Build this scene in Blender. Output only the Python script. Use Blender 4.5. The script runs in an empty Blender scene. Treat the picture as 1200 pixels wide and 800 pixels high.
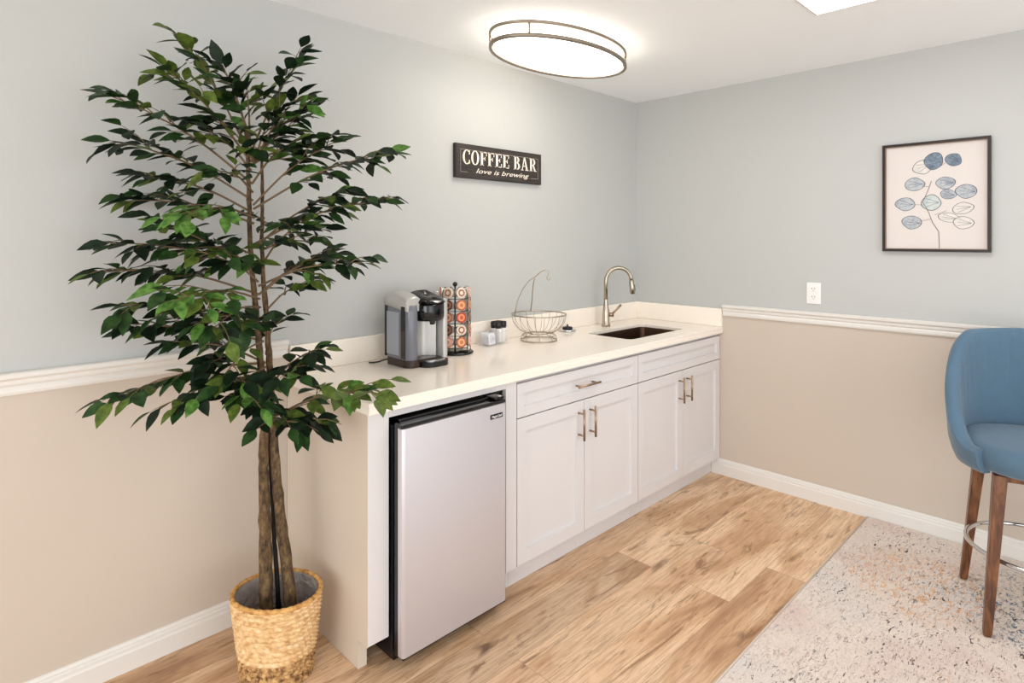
import bpy, bmesh, math, random
from mathutils import Vector, Matrix, noise as mnoise
from mathutils.geometry import tessellate_polygon
random.seed(7)
S = bpy.context.scene
C = S.collection
PI = math.pi

# ------------------------------------------------------------------ camera
cd = bpy.data.cameras.new('camera'); cam = bpy.data.objects.new('camera', cd); C.objects.link(cam)
cam.location = (-3.6017, -2.402, 1.4795)
cam.rotation_euler = (PI/2, 0, 0.7927 - PI/2)
cd.sensor_width = 36; cd.lens = 703.5/1200*36; cd.shift_y = -119.8/1200; cd.clip_start = 0.05
S.camera = cam

# ------------------------------------------------------------------ light
W = bpy.data.worlds.new('world'); S.world = W; W.use_nodes = True
WB = W.node_tree.nodes['Background']
WB.inputs[0].default_value = (0.90, 0.955, 1.0, 1); WB.inputs[1].default_value = 1.75
def area(name, loc, target, sx, sy, power, col):
    l = bpy.data.lights.new(name, 'AREA'); l.shape = 'RECTANGLE'; l.size = sx; l.size_y = sy; l.energy = power; l.color = col
    o = bpy.data.objects.new(name, l); C.objects.link(o); o.location = loc
    o.rotation_euler = (Vector(target)-Vector(loc)).to_track_quat('-Z', 'Y').to_euler()
    return o
area('fill_light_back', (-3.0, -5.9, 1.2), (-1.8, -1, 2.44), 3.0, 1.8, 30, (0.97, 0.985, 1.0))  # added fill behind the camera, tilted up to brighten the ceiling; no window built
area('fill_light_side', (-6.9, -3.2, 1.2), (-1.5, -1.8, 2.44), 2.6, 1.7, 62, (1.0, 0.985, 0.96))  # added fill from the left, aimed up at the ceiling; no window built
LAMP_STRENGTH = 6.0
PANEL_STRENGTH = 9.0
S.view_settings.view_transform = 'Standard'; S.view_settings.look = 'None'
S.view_settings.exposure = 0.10; S.view_settings.gamma = 1.0; S.view_settings.use_curve_mapping = False

# ------------------------------------------------------------------ material helpers
def lin(c):
    return tuple((x/12.92 if x <= .04045 else ((x+.055)/1.055)**2.4) for x in [v/255 for v in c]) + (1,)
def mat(name, rgb=(200,200,200), rough=0.5, metal=0.0, spec=None, **kw):
    m = bpy.data.materials.new(name); m.use_nodes = True
    b = m.node_tree.nodes['Principled BSDF']
    b.inputs['Base Color'].default_value = lin(rgb); b.inputs['Roughness'].default_value = rough; b.inputs['Metallic'].default_value = metal
    if spec is not None: b.inputs['Specular IOR Level'].default_value = spec
    for k, v in kw.items(): b.inputs[k].default_value = v
    return m
def nd(m, t, **kw):
    n = m.node_tree.nodes.new(t)
    for k, v in kw.items():
        if k.startswith('_'): setattr(n, k[1:], v)
        else:
            key = k.replace('__', ' ')
            n.inputs[int(key[1:]) if key[0] == 'i' and key[1:].isdigit() else key].default_value = v
    return n
def lk(m, a, b): m.node_tree.links.new(a, b)
def bsdf(m): return m.node_tree.nodes['Principled BSDF']
def coords(m, scale=(1,1,1), loc=(0,0,0)):
    t = nd(m, 'ShaderNodeTexCoord'); mp = nd(m, 'ShaderNodeMapping'); lk(m, t.outputs['Object'], mp.inputs[0])
    mp.inputs['Scale'].default_value = scale; mp.inputs['Location'].default_value = loc
    return mp.outputs[0]
def ramp(m, fac, stops, interp='LINEAR'):
    r = nd(m, 'ShaderNodeValToRGB'); lk(m, fac, r.inputs[0]); r.color_ramp.interpolation = interp
    e = r.color_ramp.elements
    while len(e) < len(stops): e.new(0.5)
    for x, (p, c) in zip(e, stops): x.position = p; x.color = lin(c) if max(c) > 1 or len(c) == 3 else c
    return r.outputs[0]
def mix(m, fac, a, b, mode='MIX'):
    n = nd(m, 'ShaderNodeMix', _data_type='RGBA', _blend_type=mode)
    for s, v in ((n.inputs[0], fac), (n.inputs[6], a), (n.inputs[7], b)):
        if hasattr(v, 'is_linked'): lk(m, v, s)
        else: s.default_value = v if not isinstance(v, tuple) else (lin(v) if len(v) == 3 else v)
    return n.outputs[2]
def noise(m, vec, scale, detail=4, rough=.5, dist=0):
    n = nd(m, 'ShaderNodeTexNoise', Scale=scale, Detail=detail, Roughness=rough, Distortion=dist); lk(m, vec, n.inputs['Vector'])
    return n.outputs[0]
def bump(m, h, strength=.2, dist=.002):
    b = nd(m, 'ShaderNodeBump', Strength=strength, Distance=dist); lk(m, h, b.inputs['Height']); lk(m, b.outputs[0], bsdf(m).inputs['Normal'])
def math_(m, op, a, b=None):
    n = nd(m, 'ShaderNodeMath', _operation=op)
    for s, v in ((n.inputs[0], a), (n.inputs[1], b)):
        if v is None: continue
        if hasattr(v, 'is_linked'): lk(m, v, s)
        else: s.default_value = v
    return n.outputs[0]

def paint(name, rgb, rough=.6, amt=.12):
    m = mat(name, rgb, rough); v = coords(m)
    bump(m, noise(m, v, 70, 3), amt, .002); return m
M = {}
M['wall_upper'] = paint('wall_grey_green_paint', (190, 191, 188), .55, .25)
M['wall_lower'] = paint('wall_beige_paint', (203, 190, 176), .55, .12)
M['ceiling'] = paint('ceiling_white_paint', (250, 253, 255), .8, .2)
M['trim'] = mat('white_trim_paint', (228, 224, 218), .35)
M['cab'] = mat('white_cabinet_lacquer', (219, 215, 214), .33)
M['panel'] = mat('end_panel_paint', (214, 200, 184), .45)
M['nickel'] = mat('brushed_nickel', (176, 166, 150), .28, 1.0)
M['nickel_warm'] = mat('brushed_bronze_nickel', (165, 142, 118), .3, 1.0)
M['chrome'] = mat('chrome', (215, 216, 218), .08, 1.0)
M['black'] = mat('black_plastic', (14, 14, 16), .3)
M['black_gloss'] = mat('black_gloss_plastic', (10, 9, 10), .08)
M['white_pl'] = mat('white_plastic', (240, 238, 234), .3)
M['lamp_ring'] = mat('lamp_nickel', (150, 140, 126), .42, .9)

# quartz worktop
m = M['quartz'] = mat('white_quartz', (246, 238, 228), .16)
v = coords(m); lk(m, ramp(m, noise(m, v, 260, 2, .6), [(.35, (246, 234, 219)), (.55, (252, 243, 231))]), bsdf(m).inputs['Base Color'])

# oak plank floor (planks run along the cabinets)
m = M['floor'] = mat('oak_plank_floor', (190, 150, 110), .38)
v = coords(m, loc=(7.35, 5.144, 0))
br = nd(m, 'ShaderNodeTexBrick', Scale=1.0); br.offset = .70; br.squash = 1
lk(m, v, br.inputs['Vector'])
br.inputs['Color1'].default_value = (0,0,0,1); br.inputs['Color2'].default_value = (1,1,1,1); br.inputs['Mortar'].default_value = (.5,.5,.5,1)
br.inputs['Mortar Size'].default_value = .0011; br.inputs['Mortar Smooth'].default_value = .2; br.inputs['Bias'].default_value = 0
br.inputs['Brick Width'].default_value = 1.22; br.inputs['Row Height'].default_value = .184
rnd = br.outputs['Color']
comb = nd(m, 'ShaderNodeCombineXYZ'); lk(m, math_(m, 'MULTIPLY', rnd, 17.3), comb.inputs[0]); lk(m, math_(m, 'MULTIPLY', rnd, 9.1), comb.inputs[1]); lk(m, math_(m, 'MULTIPLY', rnd, 5.7), comb.inputs[2])
va = nd(m, 'ShaderNodeVectorMath', _operation='ADD'); lk(m, v, va.inputs[0]); lk(m, comb.outputs[0], va.inputs[1])
def scl(vec, s):
    mp = nd(m, 'ShaderNodeMapping'); lk(m, vec, mp.inputs[0]); mp.inputs['Scale'].default_value = s; return mp.outputs[0]
g_big = noise(m, scl(va.outputs[0], (1.0, 4.0, 1)), 1.5, 4, .55, 1.0)
g_fine = noise(m, scl(va.outputs[0], (2.2, 40, 1)), 3.0, 6, .7, .6)
g_cath = noise(m, scl(va.outputs[0], (.8, 5, 1)), 2.0, 8, .68, 3.2)
base = ramp(m, g_big, [(.28, (186, 146, 110)), (.42, (222, 184, 146)), (.56, (244, 214, 180))])
base = mix(m, ramp(m, g_fine, [(.38, (.5,.5,.5,1)), (.55, (0,0,0,1))]), base, (160, 118, 82), 'MIX')
base = mix(m, ramp(m, g_cath, [(.34, (.8,.8,.8,1)), (.44, (0,0,0,1))]), base, (140, 100, 66), 'MIX')
kn = noise(m, scl(va.outputs[0], (2.0, 5.5, 1)), 2.0, 2, .5, .4)
base = mix(m, ramp(m, kn, [(.68, (0,0,0,1)), (.78, (.8,.8,.8,1))]), base, (92, 60, 38), 'MIX')
base = mix(m, .8, base, ramp(m, rnd, [(0, (176, 166, 158)), (.22, (250, 244, 236)), (.6, (226, 216, 208)), (.8, (255, 252, 248)), (1, (255, 252, 248))]), 'MULTIPLY')
base = mix(m, math_(m, 'MULTIPLY', br.outputs['Fac'], .6), base, (130, 96, 68), 'MIX')
lk(m, base, bsdf(m).inputs['Base Color'])
bump(m, g_fine, .12, .001)

# distressed rug
m = M['rug'] = mat('distressed_rug', (225, 208, 196), .95, spec=.1)
v = coords(m)
n1 = noise(m, v, 2.2, 3, .5, .4)
base = ramp(m, n1, [(.36, (226, 217, 211)), (.5, (234, 221, 209)), (.64, (226, 206, 196))])
def speck(vscale, nscale, lo, hi, spots, col, off, detail=4, edge=.5):
    # worn flecks gathered in patches; each spot is (x, y, radius) on the rug
    global base
    f = ramp(m, noise(m, coords(m, scale=vscale, loc=off), nscale, detail, .7, .9), [(lo, (0,0,0,1)), (hi, (1,1,1,1))])
    zone = None; full = spots is ALL
    for x_, y_, r_ in spots:
        d_ = nd(m, 'ShaderNodeVectorMath', _operation='DISTANCE'); lk(m, v, d_.inputs[0]); d_.inputs[1].default_value = (x_, y_, .009)
        q_ = math_(m, 'SUBTRACT', 1.0, math_(m, 'DIVIDE', d_.outputs['Value'], r_))
        zone = q_ if zone is None else math_(m, 'MAXIMUM', zone, q_)
    nz = noise(m, coords(m, loc=off), 5, 3, .6, .5)
    z = ramp(m, noise(m, coords(m, loc=off), 3.2, 4, .65, .8), [(.44, (0,0,0,1)), (.58, (1,1,1,1))]) if full else ramp(m, math_(m, 'ADD', math_(m, 'MULTIPLY', zone, .8), math_(m, 'MULTIPLY', nz, .7)), [(.35, (0,0,0,1)), (.62, (1,1,1,1))])
    base = mix(m, math_(m, 'MULTIPLY', f, z), base, col)
ALL = [(-.8, -2.4, 3.5)]
speck((.8, 2.6, 1), 26, .54, .64, ALL, (206, 186, 174), (3.1, 1.7, 0))
speck((1, 3.6, 1), 30, .57, .66, ALL, (190, 180, 176), (5.1, 4.7, 0))
speck((1, 2.2, 1), 26, .50, .62, [(-.55, -1.80, .34), (-1.3, -2.1, .2), (-.2, -2.9, .5)], (226, 184, 146), (1.3, 8.2, 0))
speck((1, 1.5, 1), 46, .52, .60, [(-.45, -2.30, .42), (-.9, -2.75, .5)], (84, 112, 134), (4.9, 5.1, 0))
speck((1, 2.6, 1), 28, .60, .63, [(-.60, -1.92, .22), (-1.0, -1.95, .32), (-1.55, -1.75, .30), (-.2, -1.65, .22), (-.85, -1.55, .16), (-.7, -2.3, .4), (-1.5, -2.6, .5)], (58, 48, 48), (9.2, 3.3, 0))
speck((1, 3.6, 1), 32, .58, .66, [(-.7, -1.75, .45), (-1.35, -2.0, .5), (-.25, -1.75, .3)], (130, 100, 92), (2.2, 6.4, 0))
wv = nd(m, 'ShaderNodeTexNoise', Scale=160, Detail=2); lk(m, v, wv.inputs['Vector'])
base = mix(m, .35, base, ramp(m, wv.outputs[0], [(.3, (200,195,190)), (.6, (255,255,255))]), 'MULTIPLY')
lk(m, base, bsdf(m).inputs['Base Color'])
bump(m, noise(m, v, 220, 3), .6, .004)
M['rug_edge'] = mat('rug_binding', (218, 204, 192), .9)

# stainless door (vertical brushed)
m = M['steel'] = mat('stainless_skin', (208, 204, 208), .42, .45)
v = coords(m, scale=(60, 60, 1.2)); bump(m, noise(m, v, 9, 3), .05, .0005)
m = M['sinksteel'] = mat('sink_stainless', (84, 64, 50), .34, .85)
# silver plastic
M['silver'] = mat('silver_plastic', (192, 190, 186), .3, .35)
M['tank'] = mat('smoked_tank', (120, 122, 130), .08, 0, Alpha=.88)
M['tankwin'] = mat('water_window', (156, 160, 168), .1)
M['coffee_dark'] = mat('dark_brown_base', (52, 34, 28), .2)
# walnut
m = M['walnut'] = mat('walnut_leg', (110, 62, 34), .32)
v = coords(m, scale=(9, 9, 1.3))
lk(m, ramp(m, noise(m, v, 6, 5, .6, .6), [(.3, (64, 38, 24)), (.5, (108, 66, 38)), (.72, (142, 94, 58))]), bsdf(m).inputs['Base Color'])
# blue woven upholstery
def fabric(name, a, b_):
    m = mat(name, a, .85, spec=.25); v = coords(m)
    f = noise(m, coords(m, scale=(1, 1, 1)), 420, 2, .6)
    f2 = noise(m, v, 9, 3)
    c = mix(m, f, a, b_); c = mix(m, math_(m, 'MULTIPLY', f2, .35), c, tuple(int(x*.8) for x in a))
    lk(m, c, bsdf(m).inputs['Base Color']); bump(m, f, .35, .0012)
    bsdf(m).inputs['Sheen Weight'].default_value = .25
    return m
M['blue'] = fabric('blue_linen_upholstery', (66, 92, 112), (104, 134, 156))
M['blue_piping'] = fabric('blue_piping_fabric', (42, 70, 92), (70, 102, 124))
# bark
m = M['bark'] = mat('olive_brown_bark', (96, 76, 50), .8)
v = coords(m, scale=(1, 1, .5))
lk(m, ramp(m, noise(m, v, 60, 5, .7), [(.34, (40, 28, 18)), (.5, (92, 70, 44)), (.7, (134, 108, 70))]), bsdf(m).inputs['Base Color'])
bump(m, noise(m, v, 90, 5, .7), .8, .004)
M['twig'] = mat('twig_brown', (122, 98, 70), .7)
M['dark_rod'] = mat('dark_support_rod', (20, 18, 18), .5)
def leafmat(name, a, b_, rough):
    m = mat(name, a, rough, spec=.22); v = coords(m)
    lk(m, ramp(m, noise(m, v, 45, 2), [(.35, a), (.65, b_)]), bsdf(m).inputs['Base Color'])
    return m
M['leaf_dark'] = leafmat('leaf_dark_green', (12, 26, 14), (24, 42, 22), .5)
M['leaf_mid'] = leafmat('leaf_mid_green', (26, 50, 22), (46, 74, 32), .5)
M['leaf_olive'] = leafmat('leaf_olive_green', (66, 84, 30), (98, 116, 48), .5)
M['leaf_bright'] = leafmat('leaf_bright_green', (56, 96, 36), (104, 144, 66), .45)
# basket
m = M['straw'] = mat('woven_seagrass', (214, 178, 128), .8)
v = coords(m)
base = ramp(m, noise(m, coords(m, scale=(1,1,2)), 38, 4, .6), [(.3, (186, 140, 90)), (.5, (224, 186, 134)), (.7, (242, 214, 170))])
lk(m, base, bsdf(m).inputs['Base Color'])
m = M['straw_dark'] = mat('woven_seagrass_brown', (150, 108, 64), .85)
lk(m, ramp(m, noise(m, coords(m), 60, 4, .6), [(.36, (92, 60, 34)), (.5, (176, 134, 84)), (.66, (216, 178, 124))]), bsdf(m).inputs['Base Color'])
m = M['straw_rim'] = mat('seagrass_rim', (205, 150, 80), .75)
lk(m, ramp(m, noise(m, coords(m), 50, 4, .6), [(.35, (168, 112, 52)), (.6, (222, 174, 104))]), bsdf(m).inputs['Base Color'])
m = M['liner'] = mat('grey_plastic_liner', (176, 164, 158), .35); bump(m, noise(m, coords(m), 22, 4, .6, 1.5), 1.0, .02)
M['soil'] = mat('dark_foam_soil', (42, 34, 28), .95)
# sign, art
m = M['signboard'] = mat('sign_charcoal_wood', (58, 52, 48), .6)
lk(m, ramp(m, noise(m, coords(m, scale=(2, 2, 26)), 5, 4, .6), [(.3, (34, 28, 26)), (.62, (58, 50, 45)), (.8, (84, 74, 66))]), bsdf(m).inputs['Base Color'])
M['signedge'] = mat('sign_black_edge', (26, 22, 21), .5)
M['letter'] = mat('cream_letter_paint', (240, 230, 216), .6)
M['signline'] = mat('grey_line_paint', (150, 142, 134), .6)
M['frame'] = mat('dark_bronze_frame', (46, 36, 32), .3, .35)
M['paper'] = mat('cream_art_paper', (216, 208, 202), .7)
M['fillet'] = mat('frame_inner_lip', (150, 126, 108), .35, .3)
def wash(name, a, b_):
    m = mat(name, a, .7); lk(m, ramp(m, noise(m, coords(m), 34, 4, .6, .5), [(.35, a), (.62, b_)]), bsdf(m).inputs['Base Color']); return m
M['w_navy'] = wash('wash_slate_blue', (84, 100, 116), (128, 144, 158))
M['w_grey'] = wash('wash_grey_blue', (150, 158, 166), (188, 192, 194))
M['w_teal'] = wash('wash_pale_teal', (178, 190, 190), (200, 206, 202))
M['w_pale'] = wash('wash_pale_grey', (208, 204, 198), (222, 214, 206))
M['ink'] = mat('ink_outline', (70, 76, 86), .7)
M['ink_brown'] = mat('ink_stem', (120, 100, 92), .7)
def emis(name, rgb, s):
    m = bpy.data.materials.new(name); m.use_nodes = True; nt = m.node_tree
    b = nt.nodes['Principled BSDF']; b.inputs['Base Color'].default_value = (.8,.8,.8,1)
    b.inputs['Emission Color'].default_value = lin(rgb); b.inputs['Emission Strength'].default_value = s
    return m
M['diffuser'] = emis('lit_white_diffuser', (255, 246, 232), LAMP_STRENGTH)
M['panel_light'] = emis('lit_panel_diffuser', (250, 250, 255), PANEL_STRENGTH)
def glass(name, rgb, alpha, rough=.05):
    m = mat(name, rgb, rough, 0, Alpha=alpha); return m
M['acrylic'] = glass('clear_acrylic', (236, 236, 238), .16)

# ------------------------------------------------------------------ mesh helpers
class MB:
    def __init__(s): s.v = []; s.f = []; s.mi = []; s.mats = []; s.sm = []
    def mid(s, m):
        if m not in s.mats: s.mats.append(m)
        return s.mats.index(m)
    def add(s, verts, faces, m, smooth=False):
        o = len(s.v); k = s.mid(m); s.v += [tuple(p) for p in verts]
        for f in faces: s.f.append(tuple(i+o for i in f)); s.mi.append(k); s.sm.append(smooth)
        return s
    def box(s, x0, x1, y0, y1, z0, z1, m, bev=0.0, seg=2):
        if bev <= 0:
            v = [(x, y, z) for x in (x0, x1) for y in (y0, y1) for z in (z0, z1)]
            return s.add(v, [(0,1,3,2),(4,6,7,5),(0,4,5,1),(2,3,7,6),(0,2,6,4),(1,5,7,3)], m)
        bm = bmesh.new(); bmesh.ops.create_cube(bm, size=1)
        for q in bm.verts: q.co = ((x0+x1)/2+q.co.x*(x1-x0), (y0+y1)/2+q.co.y*(y1-y0), (z0+z1)/2+q.co.z*(z1-z0))
        bmesh.ops.bevel(bm, geom=list(bm.edges), offset=bev, segments=seg, profile=.6, affect='EDGES')
        return s.bm(bm, m, seg > 2)
    def bm(s, bm, m, smooth=False):
        bm.verts.index_update()
        s.add([q.co[:] for q in bm.verts], [[q.index for q in f.verts] for f in bm.faces], m, smooth); bm.free(); return s
    def grid(s, rows, m, closed_u=False, closed_v=False, smooth=True):
        nu, nv = len(rows), len(rows[0]); v = [p for r in rows for p in r]; f = []
        for i in range(nu if closed_u else nu-1):
            for j in range(nv if closed_v else nv-1):
                a, b = i*nv+j, i*nv+(j+1)%nv; c, d = ((i+1)%nu)*nv+(j+1)%nv, ((i+1)%nu)*nv+j
                f.append((a, b, c, d))
        return s.add(v, f, m, smooth)
    def lathe(s, prof, m, c=(0,0,0), n=40, smooth=True, sx=1, sy=1):
        rows = [[(c[0]+r*sx*math.cos(2*PI*k/n), c[1]+r*sy*math.sin(2*PI*k/n), c[2]+z) for k in range(n)] for r, z in prof]
        return s.grid(rows, m, closed_v=True, smooth=smooth)
    def tube(s, pts, r, m, n=10, closed=False, cap=True, smooth=True):
        P = [Vector(p) for p in pts]; R = r if isinstance(r, (list, tuple)) else [r]*len(P)
        rows = []; N = len(P); up = None
        for i, p in enumerate(P):
            if closed: t = (P[(i+1) % N]-P[i-1]).normalized()
            else: t = (P[min(i+1, N-1)]-P[max(i-1, 0)]).normalized()
            if up is None:
                a = Vector((0,0,1)) if abs(t.z) < .9 else Vector((1,0,0)); up = (a-t*a.dot(t)).normalized()
            else: up = (up-t*up.dot(t)).normalized()
            w = t.cross(up)
            rows.append([tuple(p+(up*math.cos(2*PI*k/n)+w*math.sin(2*PI*k/n))*R[i]) for k in range(n)])
        s.grid(rows, m, closed_u=closed, closed_v=True, smooth=smooth)
        if cap and not closed:
            o = len(s.v); s.add(rows[0], [tuple(range(n))], m); s.add(rows[-1], [tuple(reversed(range(n)))], m)
        return s
    def ring(s, c, rx, ry, r, m, n=64, k=10):
        return s.tube([(c[0]+rx*math.cos(2*PI*i/n), c[1]+ry*math.sin(2*PI*i/n), c[2]) for i in range(n)], r, m, k, closed=True)
    def prism(s, outline, z0, z1, m, holes=(), plane='xy', smooth=False):
        loops = [list(outline)]+[list(h) for h in holes]; flat = [p for l in loops for p in l]
        tris = tessellate_polygon([[Vector((p[0], p[1], 0)) for p in l] for l in loops])
        def T(p, z):
            return (p[0], p[1], z) if plane == 'xy' else ((p[0], z, p[1]) if plane == 'xz' else (z, p[0], p[1]))
        n = len(flat); v = [T(p, z0) for p in flat]+[T(p, z1) for p in flat]
        f = [tuple(t) for t in tris]+[tuple(i+n for i in reversed(t)) for t in tris]
        o = 0
        for l in loops:
            L = len(l)
            for i in range(L): a, b = o+i, o+(i+1) % L; f.append((a, b, b+n, a+n))
            o += L
        return s.add(v, f, m, smooth)
    def obj(s, name, parent=None, bevel=0, loc=None, sub=0, fix=True):
        me = bpy.data.meshes.new(name); me.from_pydata(s.v, [], s.f)
        for q in s.mats: me.materials.append(q)
        for p, k, sm in zip(me.polygons, s.mi, s.sm): p.material_index = k; p.use_smooth = sm
        if fix:
            b = bmesh.new(); b.from_mesh(me); bmesh.ops.remove_doubles(b, verts=b.verts, dist=1e-5); bmesh.ops.recalc_face_normals(b, faces=b.faces); b.to_mesh(me); b.free()
        me.update()
        o = bpy.data.objects.new(name, me); C.objects.link(o)
        if parent: o.parent = parent
        if loc: o.location = loc
        if bevel:
            d = o.modifiers.new('bevel', 'BEVEL'); d.width = bevel; d.segments = 2; d.limit_method = 'ANGLE'; d.angle_limit = math.radians(40)
        if sub:
            d = o.modifiers.new('sub', 'SUBSURF'); d.levels = sub; d.render_levels = sub
        return o
def empty(name, label, cat, loc=(0,0,0), rz=0, group=None):
    o = bpy.data.objects.new(name, None); C.objects.link(o); o.location = loc; o.rotation_euler = (0,0,rz); o.empty_display_size = .05
    return tag(o, label, cat, group)
def tag(o, label, cat, group=None):
    o['label'] = label; o['category'] = cat
    if group: o['group'] = group
    return o
def struct(o): o['kind'] = 'structure'; return o
def rrect(x0, x1, y0, y1, r, n=6):
    pts = []
    for cx, cy, a in ((x1-r, y1-r, 0), (x0+r, y1-r, PI/2), (x0+r, y0+r, PI), (x1-r, y0+r, 1.5*PI)):
        pts += [(cx+r*math.cos(a+PI/2*k/n), cy+r*math.sin(a+PI/2*k/n)) for k in range(n+1)]
    return pts
def text_mesh(body, size, shear=0, depth=.0006, name='t'):
    cu = bpy.data.curves.new(name, 'FONT'); cu.body = body; cu.size = size; cu.shear = shear; cu.extrude = depth; cu.align_x = 'CENTER'; cu.align_y = 'CENTER'; cu.resolution_u = 3
    o = bpy.data.objects.new(name, cu); C.objects.link(o); dg = bpy.context.evaluated_depsgraph_get(); dg.update()
    me = bpy.data.meshes.new_from_object(o.evaluated_get(dg)); bpy.data.objects.remove(o)
    v = [q.co[:] for q in me.vertices]; f = [tuple(p.vertices) for p in me.polygons]; bpy.data.meshes.remove(me)
    return v, f

# ------------------------------------------------------------------ the room
XL, YB, H, SPL = -7.0, -6.0, 2.44, 1.035
struct(MB().box(XL, .12, YB, .12, -.08, 0, M['floor']).obj('floor'))
struct(MB().box(XL, .12, YB, .12, H, H+.1, M['ceiling']).obj('ceiling'))
struct(MB().box(XL, .12, 0, .12, SPL, H, M['wall_upper']).box(XL, .12, 0, .12, 0, SPL, M['wall_lower']).obj('wall_back'))
struct(MB().box(0, .12, YB, 0, SPL, H, M['wall_upper']).box(0, .12, YB, 0, 0, SPL, M['wall_lower']).obj('wall_right'))
# profiles swept along the walls: (distance from wall, height)
base_prof = [(0,0),(.016,0),(.016,.062),(.013,.068),(.0125,.078),(.008,.082),(.0085,.088),(.005,.095),(0,.097)]
rail_prof = [(0,1.000),(.010,1.000),(.013,1.008),(.013,1.020),(.010,1.026),(.016,1.034),(.017,1.046),(.026,1.054),(.027,1.066),(.022,1.070),(0,1.070)]
def sweep_x(prof, xa, xb, name):
    mb = MB(); n = len(prof)
    v = [(xa, -d, z) for d, z in prof]+[(xb, -d, z) for d, z in prof]
    f = [(i, (i+1) % n, (i+1) % n+n, i+n) for i in range(n)]+[tuple(range(n)), tuple(reversed(range(n, 2*n)))]
    return struct(mb.add(v, f, M['trim']).obj(name))
def sweep_y(prof, ya, yb, name):
    mb = MB(); n = len(prof)
    v = [(-d, ya, z) for d, z in prof]+[(-d, yb, z) for d, z in prof]
    f = [(i, (i+1) % n, (i+1) % n+n, i+n) for i in range(n)]+[tuple(range(n)), tuple(reversed(range(n, 2*n)))]
    return struct(mb.add(v, f, M['trim']).obj(name))
sweep_x(base_prof, XL, -2.534, 'baseboard_back')
sweep_y(base_prof, YB, -.572, 'baseboard_right')
sweep_x(rail_prof, XL, -2.532, 'trim_1')
sweep_y(rail_prof, YB, -.645, 'trim_2')

# ------------------------------------------------------------------ worktop
WT, WBt, YF = .930, .889, -.640
wl = -2.536
hole = rrect(-.835, -.262, -.520, -.212, .035)
ST2 = .9125      # thin slab, built-up front and left edges
wm = MB().prism([(wl, YF), (-.001, YF), (-.001, -.001), (wl, -.001)], ST2, WT, M['quartz'], holes=[hole])
wm.prism([(wl, YF), (-.001, YF), (-.001, YF+.02), (wl+.02, YF+.02), (wl+.02, -.001), (wl, -.001)], WBt, ST2, M['quartz'])
wt = wm.obj('worktop', bevel=.0015)
tag(wt, 'long white quartz worktop with sink cut-out above the white cabinets', 'worktop')
MB().box(wl+.012, -.022, -.020, -.0012, WT+.0005, 1.043, M['quartz']).obj('backsplash', wt, bevel=.0015)
MB().box(-.021, -.0012, YF, -.0012, WT+.0005, 1.043, M['quartz']).obj('backsplash', wt, bevel=.0015)

# ------------------------------------------------------------------ cabinets
FY = -.602        # carcass front
DY = -.622        # door front
def shaker(x0, x1, z0, z1, rail=.057):
    mb = MB(); t = .020; d = .012; b = .0025
    out = [(x0, z0), (x1, z0), (x1, z1), (x0, z1)]
    i1 = [(x0+rail, z0+rail), (x1-rail, z0+rail), (x1-rail, z1-rail), (x0+rail, z1-rail)]
    r2 = rail+b
    i2 = [(x0+r2, z0+r2), (x1-r2, z0+r2), (x1-r2, z1-r2), (x0+r2, z1-r2)]
    v = [(x, DY, z) for x, z in out]+[(x, DY, z) for x, z in i1]+[(x, DY+d, z) for x, z in i2]+[(x, DY+t-.001, z) for x, z in out]
    f = []
    for k in range(4):
        n = (k+1) % 4
        f += [(k, n, n+4, k+4), (k+4, n+4, n+8, k+8), (k, k+12, n+12, n)]
    f += [(8, 9, 10, 11), (15, 14, 13, 12)]
    return mb.add(v, f, M['cab'])
def pull_v(x, z0, z1, parent):
    mb = MB().tube([(x, -.657, z0), (x, -.657, z1)], .0055, M['nickel_warm'], 14)
    for z in (z0+.022, z1-.022): mb.tube([(x, DY, z), (x, -.657, z)], .0045, M['nickel_warm'], 10)
    return mb.obj('handle', parent)
def pull_h(x0, x1, z, parent):
    mb = MB().tube([(x0, -.657, z), (x1, -.657, z)], .0055, M['nickel_warm'], 14)
    for x in (x0+.022, x1-.022): mb.tube([(x, DY, z), (x, -.657, z)], .0045, M['nickel_warm'], 10)
    return mb.obj('handle', parent)
def cabinet(x0, x1, label, drawer_handle, rfill=0):
    r = empty('base_cabinet', label, 'cabinet', ((x0+x1)/2, -.3, 0)); inv = -Vector(r.location)
    t = .018; top = WBt-.001; mb = MB()
    mb.box(x0, x0+t, FY, -.002, .10, top, M['cab']).box(x1-t, x1, FY, -.002, .10, top, M['cab'])
    mb.box(x0+t, x1-t, FY, -.002, .10, .118, M['cab']).box(x0+t, x1-t, -.012, -.002, .118, top, M['cab'])
    mb.box(x0+t, x1-t, FY, FY+.02, top-.03, top, M['cab']).box(x0+t, x1-t, FY, FY+.02, .700, .722, M['cab'])
    kids = [mb.obj('carcass')]
    kids.append(MB().box(x0, x1, -.570, -.552, .001, .0995, M['cab']).obj('toe_kick'))
    g = .0017; mid = (x0+x1)/2
    dr = shaker(x0+g, x1-g, .727, .870, .042).obj('drawer'); kids.append(dr)
    d1 = shaker(x0+g, mid-g, .104, .722).obj('door'); d2 = shaker(mid+g, x1-g, .104, .722).obj('door'); kids += [d1, d2]
    for k in kids: k.parent = r; k.location = inv
    pull_v(mid-.043, .545, .690, d1); pull_v(mid+.043, .545, .690, d2)
    if drawer_handle: pull_h(mid-.082, mid+.082, .798, dr)
    return r
cabinet(-1.818, -.919, 'white shaker base cabinet beside the fridge, with a bar pull on its drawer', True)
cabinet(-.917, -.003, 'white shaker sink cabinet in the corner, drawer front without a pull', False)
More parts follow.
